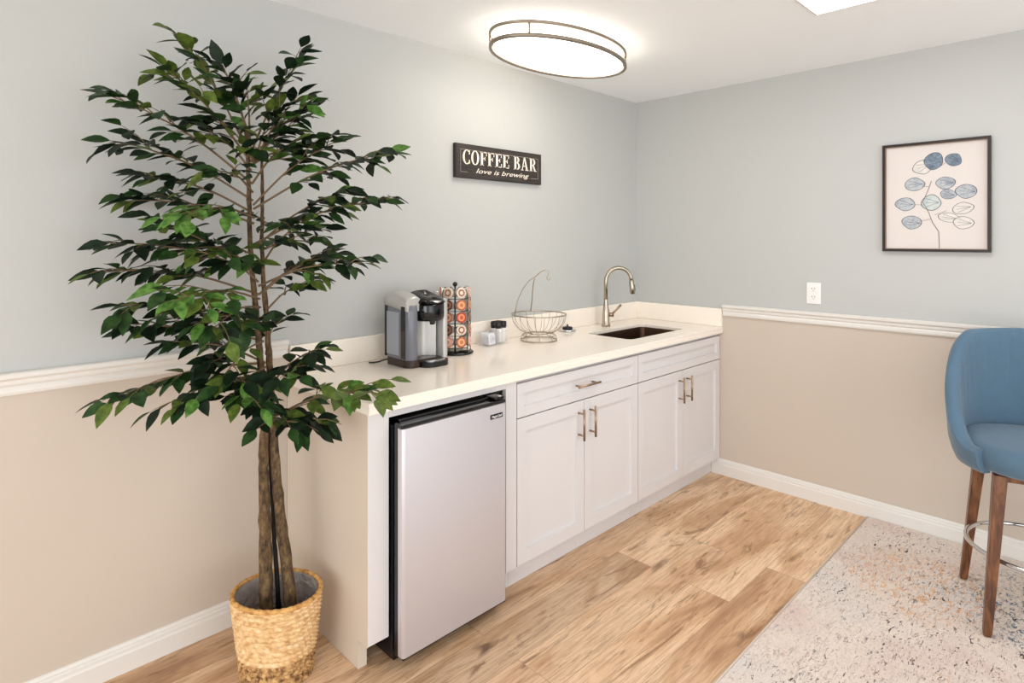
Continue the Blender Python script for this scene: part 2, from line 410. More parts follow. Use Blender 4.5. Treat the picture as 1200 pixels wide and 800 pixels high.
# fridge niche surround
r = empty('fridge_surround', 'white end panel and filler frame around the small fridge, beige outer side', 'panel', (-2.5, -.3, 0)); inv = -Vector(r.location)
ks = []
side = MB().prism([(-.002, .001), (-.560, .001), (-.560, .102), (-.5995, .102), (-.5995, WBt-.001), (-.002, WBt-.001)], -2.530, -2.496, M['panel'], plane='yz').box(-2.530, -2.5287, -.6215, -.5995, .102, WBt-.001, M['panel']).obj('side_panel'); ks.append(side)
ks.append(MB().box(-2.5283, -2.446, -.6215, -.600, .104, WBt-.001, M['cab']).obj('filler_strip', bevel=.001))
ks.append(MB().box(-1.882, -1.8205, -.6215, -.600, .102, WBt-.001, M['cab']).box(-1.882, -1.8185, -.570, -.55, .001, .1015, M['cab']).box(-1.838, -1.8205, -.599, -.002, .102, WBt-.001, M['cab']).obj('filler_strip', bevel=.001))
ks.append(MB().box(-2.4455, -1.8825, -.6215, -.600, .862, WBt-.001, M['cab']).obj('top_rail', bevel=.001))
for k in ks: k.parent = r; k.location = inv

# ------------------------------------------------------------------ mini fridge
fx0, fx1 = -2.437, -1.946
r = empty('mini_fridge', 'small stainless steel fridge with black top edge under the worktop', 'fridge', ((fx0+fx1)/2, -.35, 0)); inv = -Vector(r.location)
ks = [MB().box(fx0, fx1, -.628, -.06, .03, .835, M['black'], .006).box(fx0+.01, fx1-.01, -.622, -.09, .012, .05, M['black']).obj('cabinet_body')]
ks.append(MB().box(fx0+.008, fx1-.008, -.640, -.6285, .045, .838, M['black']).obj('gasket'))
dm = MB()
out = rrect(fx0, fx1, -.692, -.6405, .012, 5)
dm.prism([(x, y) for x, y in out], .052, .832, M['steel'], smooth=False)
door = dm.obj('door', bevel=.0025)
for p in door.data.polygons:
    p.use_smooth = abs(p.normal.z) < .5
    if p.center.y > -.668: p.material_index = 0
ks.append(door)
# black inner door panel + lower black edge + top cap with finger groove
ks.append(MB().box(fx0-.0008, fx1+.0008, -.664, -.642, .046, .840, M['black'], .003).obj('door_edge'))
ks.append(MB().box(fx0, fx1, -.686, -.6405, .8335, .846, M['black_gloss'], .004).box(fx0+.02, fx1-.02, -.645, -.30, .842, .853, M['black_gloss'], .004).obj('top_cap'))
ks.append(MB().box(fx1-.052, fx1-.006, -.683, -.605, .847, .858, M['black_gloss'], .004, 3).tube([(fx1-.02, -.672, .846), (fx1-.02, -.672, .8605)], .007, M['silver'], 14).obj('hinge'))
ks.append(MB().box(fx0+.004, fx1-.004, -.689, -.645, .046, .0515, M['black']).obj('bottom_edge'))
for x in (fx0+.05, fx1-.05):
    for y in (-.59, -.13): ks.append(MB().lathe([(0, .001), (.016, .001), (.018, .014), (0, .014)], M['black'], (x, y, 0), 16).obj('foot'))
bd = MB().box(fx1-.088, fx1-.024, -.6938, -.692, .782, .800, M['black'])
v, f = text_mesh('MagicChef', .0125, .15)
bd.add([(fx1-.056+p[0], -.6943-p[2], .7905+p[1]) for p in v], f, M['white_pl'])
ks.append(bd.obj('badge', fix=False))
for k in ks: k.parent = r; k.location = inv

# ------------------------------------------------------------------ sink, faucet, stopper
cx, cy = -.5485, -.366
def rr(sx, sy, r_): return rrect(-sx, sx, -sy, sy, r_, 6)
rows = []
for sx, sy, r_, z in ((.300, .168, .045, ST2-.0006), (.2855, .153, .034, ST2-.0006), (.285, .1525, .034, ST2-.004), (.284, .152, .036, .74), (.272, .140, .036, .716), (.05, .03, .02, .709), (.01, .006, .004, .708)):
    rows.append([(cx+x, cy+y, z) for x, y in rr(sx, sy, r_)])
sk = MB().grid(rows, M['sinksteel'], closed_v=True)
rows2 = [[(cx+x*1.008, cy+y*1.012, z) for x, y in rr(sx, sy, r_)] for sx, sy, r_, z in ((.300, .168, .045, ST2-.0006), (.2905, .158, .037, ST2-.003), (.287, .155, .036, .74), (.275, .143, .036, .713), (.01, .006, .004, .703))]
sk.grid(rows2, M['sinksteel'], closed_v=True)
snk = tag(sk.obj('sink', fix=False), 'undermount brown-grey steel sink bowl set into the worktop', 'sink')
d = MB().lathe([(0, 0), (.036, 0), (.04, .003), (.044, .003), (.044, 0)], M['nickel'], (cx, cy, .7095), 32).obj('drain', snk)

r = empty('kitchen_faucet', 'brushed nickel gooseneck pull-down faucet standing behind the sink', 'faucet', (-.51, -.112, WT)); 
MB().lathe([(0, .0005), (.027, .0005), (.027, .012), (.0245, .018), (.0235, .06), (.022, .095), (.017, .120), (.0135, .15), (.0125, .17)], M['nickel'], n=32).obj('base', r)
a = math.radians(-38); dx, dy = math.cos(a), math.sin(a)   # spout swings out over the bowl
R = .083; pts = [(0, 0, .165), (0, 0, .285)]
for k in range(1, 19):
    t = PI-(PI*.98)*k/18; pts.append(((R+R*math.cos(t))*dx, (R+R*math.cos(t))*dy, .285+R*math.sin(t)))
MB().tube(pts, .0122, M['nickel'], 16).obj('gooseneck', r)
e = Vector(pts[-1]); dn = Vector((0.10*dx, 0.10*dy, -1)).normalized()
MB().tube([e+dn*.0, e+dn*.01, e+dn*.055, e+dn*.085], [.0125, .0155, .0165, .0145], M['nickel'], 20).tube([e+dn*.085, e+dn*.088], .0125, M['black'], 18).obj('spray_head', r)
bt = e+dn*.05; nrm = Vector((dx, dy, 0))*.0155
MB().tube([bt+nrm+dn*-.02, bt+nrm+dn*.018], .0048, M['black'], 10).obj('spray_button', r)
hs = Vector((.7*.8, -.7*.8, 0)).normalized()
MB().tube([hs*.018+Vector((0,0,.072)), hs*.048+Vector((0,0,.072))], .0135, M['nickel_warm'], 16).tube([hs*.038+Vector((0,0,.074)), hs*.058+Vector((0,0,.095)), hs*.096+Vector((0,0,.135))], [.007, .0062, .0075], M['nickel_warm'], 12).obj('lever_handle', r)

r = empty('sink_stopper', 'small chrome sink stopper lying on the worktop between wire bowl and faucet', 'stopper', (-.842, -.075, WT))
MB().lathe([(0, .0008), (.046, .0008), (.052, .006), (.046, .011), (.020, .014), (0, .014)], M['chrome'], n=32).obj('disc', r)
MB().lathe([(0, .014), (.030, .0145), (.033, .020), (.027, .026), (.010, .028), (.005, .031), (.0045, .040), (0, .042)], M['black'], n=24).obj('knob', r)

# ------------------------------------------------------------------ coffee maker
# local frame: front faces -y, x across; width .23, depth .27, height .32
r = empty('coffee_maker', 'black and silver single-serve coffee maker with water tank on the worktop', 'coffee maker', (-2.036, -.208, WT)); r.scale = (.86, .88, 1)
hw = .117
def outline(x0, x1, yb, yf, rb, rf, n=8):   # rounded plan: back corners rb, front corners rf
    p = []
    for cx_, cy_, r_, a_ in ((x1-rb, yb-rb, rb, 0), (x0+rb, yb-rb, rb, PI/2), (x0+rf, yf+rf, rf, PI), (x1-rf, yf+rf, rf, 1.5*PI)):
        p += [(cx_+r_*math.cos(a_+PI/2*k/n), cy_+r_*math.sin(a_+PI/2*k/n)) for k in range(n+1)]
    return p
MB().prism(outline(-hw, hw, .105, -.095, .03, .045), .001, .034, M['coffee_dark']).obj('base', r, bevel=.003)
MB().prism(outline(-.045, hw, -.06, -.150, .01, .055), .001, .024, M['black_gloss']).obj('drip_tray', r, bevel=.003)
MB().prism(outline(-.03, hw-.016, -.066, -.140, .008, .045), .0242, .028, M['chrome']).obj('drip_grate', r, bevel=.001)
# rear body: black column behind the brew bay
MB().prism(outline(-.058, .085, .108, -.015, .03, .01), .0345, .278, M['black']).obj('rear_body', r, bevel=.003)
# curved brew bay back (grey concave)
bay = MB(); rowsb = []
for z in (.035, .205):
    rowsb.append([(-.040+.118*t, -.018-.045*(1-math.sin(PI*t)), z) for t in [k/12 for k in range(13)]])
bay.grid(rowsb, M['silver']); bay.obj('brew_bay', r, fix=False)
# water tank on the machine's side
tk = MB(); rowst = []
for z, s in ((.036, .98), (.05, 1), (.15, 1), (.24, .985), (.268, .95)):
    rowst.append([((-.117-.055)/2+((x)-(-.117-.055)/2)*s, y*s, z) for x, y in outline(-.120, -.052, .098, -.105, .022, .03)])
tk.grid(rowst, M['tank'], closed_v=True)
tk.add(rowst[-1], [tuple(range(len(rowst[-1])))], M['tank']); tk.obj('water_tank', r)
w1 = MB().prism(outline(-.1215, -.1195, .085, -.020, .0009, .0009, 2), .05, .235, M['tankwin']).obj('tank_window', r)
MB().box(-.1222, -.1202, -.075, -.040, .04, .262, M['black_gloss']).obj('tank_reflection_strip', r)  # black strip imitating dark reflection streaks on the tank side
# tall spine edge (black) at the back of the tank
MB().box(-.118, -.05, .0985, .112, .035, .272, M['black'], .006, 3).obj('rear_spine', r)
# brew head
hd = MB(); rowsh = []
for z, s in ((.196, .86), (.204, .96), (.216, 1), (.262, 1.0), (.272, .97)):
    rowsh.append([(.030+(x-.030)*s, -.05+(y+.05)*s, z) for x, y in outline(-.052, .104, .03, -.142, .02, .066)])
hd.grid(rowsh, M['black_gloss'], closed_v=True)
hd.add(rowsh[0], [tuple(range(len(rowsh[0])))], M['black_gloss']); hd.add(rowsh[-1], [tuple(reversed(range(len(rowsh[-1]))))], M['black_gloss'])
hd.obj('brew_head', r)
MB().lathe([(0, -.02), (.012, -.02), (.016, 0), (0, 0)], M['black'], (.03, -.095, .198), 20).obj('spout', r)
# domed lid with handle
ld = MB(); rl = []
for k in range(7):
    t = k/6; s = math.cos(t*PI/2*.92); z = .2735+.052*math.sin(t*PI/2)
    rl.append([(.026+(x-.026)*s, -.045+(y+.045)*s+.012*t, z-(.020*(-(y)/.14) if y < 0 else 0)*math.sin(t*PI/2)) for x, y in outline(-.056, .108, .05, -.146, .03, .066)])
ld.grid(rl, M['black_gloss'], closed_v=True); ld.add(rl[-1], [tuple(range(len(rl[-1])))], M['black_gloss']); ld.obj('lid', r)
MB().tube([(-.050, -.075, .284), (-.030, -.120, .281), (.026, -.146, .279), (.082, -.124, .281), (.104, -.075, .284)], .0045, M['chrome'], 10).obj('lid_handle', r)
# silver shoulder over the tank
sh = MB(); rs = []
for k in range(11):
    t = k/10; y = .108-.200*t; z = .268+.046*math.sin(PI*min(1, .25+.75*t))**.8 if t < .98 else .262
    z = .275+.040*math.sin(PI*(.18+.68*t))
    rs.append([(-.122, y, .262-.02*t), (-.122, y, z-.006), (-.117, y, z), (-.060, y, z+.008), (-.045, y, z+.002), (-.045, y, .262-.02*t)])
sh.grid(rs, M['silver'], closed_v=True); sh.add(rs[0], [tuple(range(6))], M['silver']); sh.add(rs[-1], [tuple(reversed(range(6)))], M['silver']); sh.obj('tank_cover', r)
# silver side pillar on the far side
MB().prism(outline(.086, .118, .104, -.115, .012, .014), .030, .288, M['silver']).obj('side_pillar', r, bevel=.003)
MB().lathe([(0, 0), (.016, 0), (.016, .003), (0, .0035)], M['chrome'], (.055, -.095, .318), 20).obj('button', r)
MB().tube([(-.10, .104, .018), (-.118, .125, .012), (-.135, .14, .005), (-.165, .15, .004), (-.175, .165, .004)], .0035, M['black'], 8).obj('power_cord', r)

# ------------------------------------------------------------------ pod carousel and its pods
PC = Vector((-1.756, -.136, WT))
r = empty('pod_carousel', 'black wire carousel full of coffee pods beside the coffee maker', 'carousel', PC)
MB().lathe([(0, .001), (.088, .001), (.090, .006), (.084, .012), (.02, .016), (0, .016)], M['black_gloss'], n=40).obj('base', r)
MB().tube([(0, 0, .012), (0, 0, .322)], .004, M['black'], 10).lathe([(0, .320), (.009, .323), (.0125, .332), (.009, .341), (0, .344)], M['black'], n=20).obj('pole', r)
NT, NC = 5, 7; th0 = math.radians(-105)
wr = MB()
for c in range(NC):
    th = th0+2*PI*(c+.5)/NC; u = Vector((math.cos(th), math.sin(th), 0))
    wr.tube([u*.010+Vector((0,0,.300)), u*.05+Vector((0,0,.316)), u*.070+Vector((0,0,.306)), u*.076+Vector((0,0,.285)), u*.076+Vector((0,0,.012))], .0019, M['black'], 6)
wr.obj('wire_rib', r)
for t in range(NT):
    MB().ring((0, 0, .061+t*.0585-.0295), .068, .068, .0016, M['black'], 48, 6).obj('wire_ring', r)
def pod_proto(lidm, bodym, inkm):
    b = MB().lathe([(0, .036), (.0135, .036), (.0165, .034), (.0195, .006), (.0212, .004), (.0212, 0)], bodym, n=24)
    l = MB().lathe([(.0228, .0012), (.0232, 0), (.0228, -.0012), (.015, -.0016)], lidm, n=24).lathe([(.015, -.0016), (.0085, -.0019)], inkm, n=24).lathe([(.0085, -.0019), (0, -.0019)], lidm, n=24)
    return b, l
cols = [('orange', (196, 112, 74), (226, 172, 118)), ('copper', (176, 104, 76), (222, 178, 150)), ('pink', (226, 158, 138), (244, 214, 200)), ('brown', (96, 60, 44), (170, 124, 98)), ('cream', (226, 206, 186), (150, 96, 70)), ('red', (184, 76, 48), (226, 140, 90))]
pm = {}
M['podcup'] = mat('pod_cup', (236, 230, 224), .4)
for n_, a_, b_ in cols:
    pm[n_] = (mat('pod_lid_'+n_, a_, .3, .2), mat('pod_print_'+n_, b_, .35, .1))
protos = {}
pattern = [['cream','pink','brown','copper','orange','copper','cream'], ['orange','orange','copper','brown','cream','pink','brown'], ['red','brown','orange','cream','pink','brown','copper'], ['cream','copper','brown','pink','orange','cream','brown'], ['orange','pink','copper','brown','cream','orange','pink']]
tier_n = ['top', 'second', 'middle', 'fourth', 'bottom']
col_n = ['front-right', 'right-hand', 'rear-right', 'rear', 'rear-left', 'left-hand', 'front-left']
for t in range(NT):
    for c in (0, 1, 2, 5, 6):      # the two columns at the very back are hidden
        th = th0+2*PI*c/NC; colr = pattern[t][c]
        if colr not in protos:
            b, l = pod_proto(pm[colr][0], M['podcup'], pm[colr][1]); o = b.obj('coffee_pod'); k_ = l.obj('foil_lid', o); protos[colr] = (o, k_)
        else:
            o0, l0 = protos[colr]; o = o0.copy(); C.objects.link(o); k_ = l0.copy(); k_.parent = o; C.objects.link(k_)
        u = Vector((math.cos(th), math.sin(th), 0)); p = PC+u*.0730+Vector((0, 0, .061+(NT-1-t)*.0585))
        z = (-u+Vector((0,0,-.12))).normalized()     # cup axis points inward
        x = Vector((0,0,1)).cross(z).normalized(); y = z.cross(x)
        o.matrix_world = Matrix(((x.x, y.x, z.x, p.x), (x.y, y.y, z.y, p.y), (x.z, y.z, z.z, p.z), (0,0,0,1))) @ Matrix.Scale(1.12, 4)
        tag(o, '%s-lidded coffee pod, %s tier of the black carousel, %s column' % (colr, tier_n[t], col_n[c]), 'coffee pod', 'coffee pods in the wire carousel')

# ------------------------------------------------------------------ clear caddy with packets and black lids
ang = math.radians(8)
r = empty('packet_caddy', 'clear acrylic caddy holding sugar packets beside the wire bowl', 'caddy', (-1.462, -.092, WT), ang)
MB().prism(rrect(-.085, .085, -.040, .040, .012), .001, .006, M['acrylic']).obj('base', r, bevel=.001)
MB().prism(rrect(-.083, .083, -.038, .038, .012), .0062, .066, M['acrylic'], holes=[rrect(-.080, .080, -.035, .035, .010)]).obj('rim_wall', r)
MB().box(.006, .009, -.0345, .0345, .0065, .075, M['acrylic']).obj('divider', r)
Mr = Matrix.Translation((-1.462, -.092, WT)) @ Matrix.Rotation(ang, 4, 'Z')
M['sachet'] = mat('sugar_packet_paper', (238, 238, 242), .6); M['sachet_print'] = mat('packet_blue_print', (78, 92, 128), .6)
p0 = None
for k in range(7):
    if p0 is None:
        rowsP = []
        for i in range(7):
            s = i/6; th_ = .0022*math.sin(PI*s)+.0003
            rowsP.append([(-.027, -th_*.3, s*.056), (-.014, -th_, s*.056), (.014, -th_, s*.056), (.027, -th_*.3, s*.056), (.027, th_*.3, s*.056), (.014, th_, s*.056), (-.014, th_, s*.056), (-.027, th_*.3, s*.056)])
        q = MB().grid(rowsP, M['sachet'], closed_v=True); p0 = q.obj('sugar_packet')
        pr = MB()
        for (sx, sz, rr0) in ((-.006, .036, .010), (.009, .026, .006), (-.010, .018, .004)):
            pr.ring((0,0,0), rr0, rr0, .0009, M['sachet_print'], 24, 6)
            n_ = 24*6; pr.v[-n_:] = [(x+sx, -.0028+z*.3, y+sz) for x, y, z in pr.v[-n_:]]
        pp = pr.obj('printed_motif', p0); o = p0
    else:
        o = p0.copy(); C.objects.link(o); c_ = pp.copy(); c_.parent = o; C.objects.link(c_)
    o.matrix_world = Mr @ Matrix.Translation((-.040+random.uniform(-.004, .004), -.027+k*.0085, .0072)) @ Matrix.Rotation(random.uniform(-.06, .06), 4, 'Y') @ Matrix.Rotation(-.10, 4, 'X')
    tag(o, 'white sugar packet with blue print, %s in the clear caddy' % ('frontmost', 'second from the front', 'third from the front', 'middle one', 'third from the back', 'second from the back', 'rearmost')[k], 'sugar packet', 'sugar packets in the caddy')
j0 = None
spots = [(.030, -.014), (.060, -.014), (.030, .016), (.060, .016)]
for k, (x, y) in enumerate(spots):
    if j0 is None:
        o = j0 = MB().lathe([(0, .0005), (.0125, .0005), (.0135, .004), (.0150, .070), (.0150, .073)], M['white_pl'], n=24).obj('creamer_cup')
        jl = MB().lathe([(.0152, .072), (.0185, .0735), (.0195, .092), (.0185, .104), (.0165, .106), (.0155, .102), (.006, .1015), (0, .102)], M['black'], n=24).obj('black_lid', j0)
    else:
        o = j0.copy(); C.objects.link(o); c_ = jl.copy(); c_.parent = o; C.objects.link(c_)
    tilt = Matrix.Rotation((-.05, .03, -.04, .03)[k], 4, 'Y')
    o.matrix_world = Mr @ Matrix.Translation((x, y, .0072+.002)) @ tilt
    tag(o, 'white cup with black lid in the clear caddy, %s of four' % ('front-left', 'front-right', 'back-left', 'back-right')[k], 'cup', 'black-lidded cups in the caddy')

# ------------------------------------------------------------------ wire fruit bowl with banana hook
r = empty('wire_fruit_bowl', 'empty wire fruit bowl with banana hook on the worktop', 'fruit bowl', (-1.205, -.178, WT))
w = M['nickel']; zr = .142; RB = .148; RBB = .098
MB().ring((0,0,zr), RB, RB, .0035, w, 72, 8).obj('rim', r)
MB().ring((0,0,.0045), RBB, RBB, .0035, w, 64, 8).ring((0,0,.030), RBB*.93, RBB*.93, .0028, w, 64, 8).ring((0,0,.040), .05, .05, .0025, w, 40, 8).obj('base_ring', r)
n = MB()
for k in range(20):
    t = 2*PI*k/20; c_, s_ = math.cos(t), math.sin(t)
    n.tube([((.045+.103*math.sin(PI/2*q))*c_, (.045+.103*math.sin(PI/2*q))*s_, .040+(zr-.040)*(1-math.cos(PI/2*q))) for q in [i/8 for i in range(9)]], .0013, w, 6)
n.obj('bowl_wire', r)
for k in range(8):
    t = 2*PI*k/8
    MB().tube([(RBB*math.cos(t), RBB*math.sin(t), .0045), (RBB*.93*math.cos(t), RBB*.93*math.sin(t), .030), (.05*math.cos(t), .05*math.sin(t), .040)], .0018, w, 6).obj('base_wire', r)
hk = MB()
# two rods rise from the rim's left side and meet in an over-arching hook; the plane faces the room
ax = Vector((.712, -.702, 0)); bx = Vector((.702, .712, 0))
def hp(a_, b_, z): return ax*a_+bx*b_+Vector((0,0,z))
top = [hp(-.020, 0, .345), hp(.012, 0, .372), hp(.036, 0, .383), hp(.052, 0, .374), hp(.050, 0, .352), hp(.044, 0, .338), hp(.052, 0, .326), hp(.062, 0, .335)]
hk.tube([hp(-.132, -.06, zr), hp(-.118, -.045, .215), hp(-.088, -.025, .28), hp(-.052, -.01, .325)]+top, .0033, w, 8)
hk.tube([hp(-.040, .140, zr), hp(-.034, .11, .20), hp(-.030, .05, .29), hp(-.022, .0, .343)], .0030, w, 8)
hk.obj('banana_hook', r)

# ------------------------------------------------------------------ wall sign
sx0, sx1, sz0, sz1 = -1.660, -1.016, 1.797, 1.973
r = empty('wall_sign', 'dark wooden COFFEE BAR sign with cream lettering on the wall', 'sign', ((sx0+sx1)/2, -.001, (sz0+sz1)/2))
sw, shh = (sx1-sx0)/2, (sz1-sz0)/2
MB().box(-sw, sw, -.020, -.001, -shh, shh, M['signedge']).obj('edge_board', r, bevel=.001)
MB().box(-sw+.004, sw-.004, -.0212, -.0201, -shh+.004, shh-.004, M['signboard']).obj('face', r)
ln = MB(); lw = .0022
ix0, ix1, iz0, iz1 = -sw+.032, sw-.028, -shh+.030, shh-.028
for a_ in ((ix0, ix1, iz1-lw, iz1), (ix0, ix0+lw, iz0, iz1), (ix1-lw, ix1, iz0, iz1), (ix0, ix0+.05, iz0, iz0+lw), (ix1-.06, ix1, iz0, iz0+lw)):
    ln.box(a_[0], a_[1], -.0220, -.0213, a_[2], a_[3], M['signline'])
ln.obj('border_line', r)
# serif capitals built from stems, hairlines, slab serifs and bowls (unit: cap height 1)
def rect(x0, x1, y0, y1): return [(x0, y0), (x1, y0), (x1, y1), (x0, y1)]
ST, HN = .20, .075
def stem(x): return [rect(x, x+ST, 0, 1), rect(x-.07, x+ST+.07, 0, .055), rect(x-.07, x+ST+.07, .945, 1)]
def arcband(cx_, cy_, rx, ry, thx, thy, a0, a1, n=18):
    o = []
    outer = [(cx_+rx*math.cos(a0+(a1-a0)*k/n), cy_+ry*math.sin(a0+(a1-a0)*k/n)) for k in range(n+1)]
    inner = [(cx_+(rx-thx)*math.cos(a0+(a1-a0)*k/n), cy_+(ry-thy)*math.sin(a0+(a1-a0)*k/n)) for k in range(n+1)]
    for k in range(n): o.append([outer[k], outer[k+1], inner[k+1], inner[k]])
    return o
def glyph(ch):
    if ch == 'O': return arcband(.36, .5, .36, .52, .17, .06, 0, 2*PI, 32), .72
    if ch == 'C': return arcband(.37, .5, .37, .52, .17, .06, math.radians(48), math.radians(312), 26)+[[(.54, .70), (.64, .70), (.64, 1.0), (.60, 1.0)], [(.54, .30), (.64, .30), (.64, .03), (.60, .03)]], .66
    if ch == 'F': return stem(.07)+[rect(.24, .62, .935, 1), [(.55, .72), (.62, .72), (.62, 1), (.59, 1)], rect(.24, .46, .49, .555), rect(.42, .48, .38, .66)], .62
    if ch == 'E': return stem(.07)+[rect(.24, .62, .935, 1), [(.55, .74), (.62, .74), (.62, 1), (.59, 1)], rect(.24, .46, .49, .555), rect(.42, .48, .38, .66), rect(.24, .64, 0, .065), [(.57, .28), (.64, .28), (.64, 0), (.61, 0)]], .64
    if ch == 'B': return stem(.07)+arcband(.32, .76, .26, .24, .16, .06, -PI/2, PI/2)+arcband(.34, .27, .31, .27, .17, .06, -PI/2, PI/2)+[rect(.2, .33, .94, 1), rect(.2, .33, .505, .565), rect(.2, .35, 0, .06)], .68
    if ch == 'R': return stem(.07)+arcband(.34, .73, .29, .27, .17, .06, -PI/2, PI/2)+[rect(.2, .35, .94, 1), rect(.2, .35, .46, .52), [(.34, .48), (.48, .50), (.68, .04), (.52, .04)], rect(.5, .78, 0, .055)], .76
    if ch == 'A': return [[(.30, 1.02), (.42, 1.02), (.72, .03), (.53, .03)], [(.30, 1.02), (.38, 1.02), (.16, .03), (.08, .03)], rect(.2, .56, .30, .36), rect(0, .24, 0, .055), rect(.45, .80, 0, .055)], .80
    return [], .28
lt = MB(); pen = 0; polys = []
for ch in 'COFFEE BAR':
    g_, w_ = glyph(ch); polys += [[(x+pen, y) for x, y in q] for q in g_]; pen += w_+.10
pen -= .10; cap = .073; sxx = (ix1-ix0-.030)/pen
for q in polys:
    v = [(ix0+.015+x*sxx, y_, -.0155+z*cap) for y_ in (-.0213, -.0224) for x, z in q]; k = len(q)
    lt.add(v, [tuple(range(k)), tuple(range(2*k-1, k-1, -1))]+[(i, (i+1) % k, (i+1) % k+k, i+k) for i in range(k)], M['letter'])
lt.obj('lettering', r, fix=False)
v, f = text_mesh('love is brewing', .050, .35)
xs = [p[0] for p in v]; sc_ = .40/(max(xs)-min(xs))
MB().add([(p[0]*sc_+.01, -.0218-p[2], -.047+p[1]*.72) for p in v], f, M['letter']).obj('script_lettering', r, fix=False)

# ------------------------------------------------------------------ framed print
py0, py1, pz0, pz1 = -1.974, -1.527, 1.417, 1.967
yc, zc = (py0+py1)/2, (pz0+pz1)/2; hy, hz = (py1-py0)/2, (pz1-pz0)/2
r = empty('framed_print', 'dark framed print of blue-grey eucalyptus leaves on the right wall', 'picture', (-.001, yc, zc))
fr = MB()
def framering(w0, w1, xa, xb, mat_):
    o_ = [(hy-w0)*1, (hz-w0)]; i_ = [(hy-w1), (hz-w1)]
    O = [(-o_[0], -o_[1]), (o_[0], -o_[1]), (o_[0], o_[1]), (-o_[0], o_[1])]; I = [(-i_[0], -i_[1]), (i_[0], -i_[1]), (i_[0], i_[1]), (-i_[0], i_[1])]
    return fr.prism(O, xa, xb, mat_, holes=[I], plane='yz')
framering(0, .0125, -.026, -.001, M['frame']); framering(.0125, .0155, -.022, -.001, M['fillet'])
fr.obj('frame', r, bevel=.001)
pr = MB().box(-.008, -.002, -hy+.0155, hy-.0155, -hz+.0155, hz-.0155, M['paper'])
lv = [(-1.701, 1.843, .080, .073, 'w_pale', -.3), (-1.747, 1.869, .074, .089, 'w_navy', .3), (-1.827, 1.868, .065, .063, 'w_navy', .5), (-1.666, 1.757, .081, .069, 'w_grey', 0), (-1.806, 1.700, .062, .050, 'w_grey', .2), (-1.796, 1.756, .075, .063, 'w_grey', 0), (-1.878, 1.711, .080, .070, 'w_grey', .1), (-1.626, 1.659, .082, .069, 'w_grey', .1), (-1.736, 1.662, .078, .081, 'w_teal', 0), (-1.864, 1.629, .080, .058, 'w_pale', -.2), (-1.810, 1.585, .089, .046, 'w_pale', .2), (-1.867, 1.559, .077, .062, 'w_pale', .1), (-1.655, 1.565, .081, .069, 'w_grey', .15)]
def flat(pts, x, m_): pr.add([(x, a_-yc, b_-zc) for a_, b_ in pts], [tuple(range(len(pts)))], m_)
for i, (ly, lz, lw_, lh, mm, rot) in enumerate(lv):
    pts = []; ptl = []
    for k in range(28):
        t = 2*PI*k/28; rx = lw_/2*(1+.10*math.cos(2*t)+.05*math.cos(3*t+i)); rz = lh/2*(1+.04*math.sin(3*t+i))
        x_, z_ = rx*math.cos(t), rz*math.sin(t); c_, s_ = math.cos(rot), math.sin(rot)
        pts.append((ly+x_*c_-z_*s_, lz+x_*s_+z_*c_))
    d_ = -.0082-i*.00006
    flat(pts, d_, M['ink']); flat([(ly+(a_-ly)*.93, lz+(b_-lz)*.93) for a_, b_ in pts], d_-.00003, M[mm])
    for vv_ in (-.45, 0, .45):      # veins
        c_, s_ = math.cos(rot), math.sin(rot); q = []
        a0 = (-lw_*.42, 0); a1 = (lw_*.30, vv_*lh*.6); nx, nz = -(a1[1]-a0[1]), a1[0]-a0[0]; l_ = math.hypot(nx, nz); nx, nz = nx/l_*.0007, nz/l_*.0007
        for x_, z_ in ((a0[0]+nx, a0[1]+nz), (a1[0]+nx, a1[1]+nz), (a1[0]-nx, a1[1]-nz), (a0[0]-nx, a0[1]-nz)): q.append((ly+x_*c_-z_*s_, lz+x_*s_+z_*c_))
        flat(q, d_-.00005, M['ink'])
def inkline(pts, w_, x, m_):
    for a_, b_ in zip(pts, pts[1:]):
        d_ = Vector((b_[0]-a_[0], b_[1]-a_[1])); n_ = Vector((-d_.y, d_.x)).normalized()*w_
        flat([(a_[0]+n_.x, a_[1]+n_.y), (b_[0]+n_.x, b_[1]+n_.y), (b_[0]-n_.x, b_[1]-n_.y), (a_[0]-n_.x, a_[1]-n_.y)], x, m_)
inkline([(-1.770, 1.434), (-1.768, 1.518), (-1.743, 1.561), (-1.722, 1.626), (-1.701, 1.665), (-1.722, 1.719), (-1.738, 1.770)], .0014, -.0095, M['ink_brown'])
for a_, b_ in (((-1.668, 1.655), (-1.701, 1.652)), ((-1.69, 1.57), (-1.735, 1.58)), ((-1.70, 1.745), (-1.728, 1.742)), ((-1.775, 1.84), (-1.80, 1.86)), ((-1.75, 1.60), (-1.80, 1.62))): inkline([a_, b_], .0008, -.0095, M['ink_brown'])
pr.obj('print', r, fix=False)

# ------------------------------------------------------------------ outlet
r = empty('wall_outlet', 'white double power outlet above the chair rail beside the print', 'outlet', (-.001, -1.182, 1.174))
MB().box(-.006, 0, -.038, .038, -.060, .060, M['white_pl'], .003, 3).obj('cover_plate', r)
for s in (-1, 1):
    MB().prism([(y, z+s*.023) for y, z in rrect(-.017, .017, -.016, .016, .009)], -.0082, -.0058, M['white_pl'], plane='yz').obj('socket', r)
    sl = MB()
    for y in (-.007, .007): sl.box(-.0086, -.0081, y-.0012, y+.0012, s*.023+.000, s*.023+.009, M['black'])
    sl.tube([(-.0086, 0, s*.023-.008), (-.0081, 0, s*.023-.008)], .0022, M['black'], 10); sl.obj('slot', r)

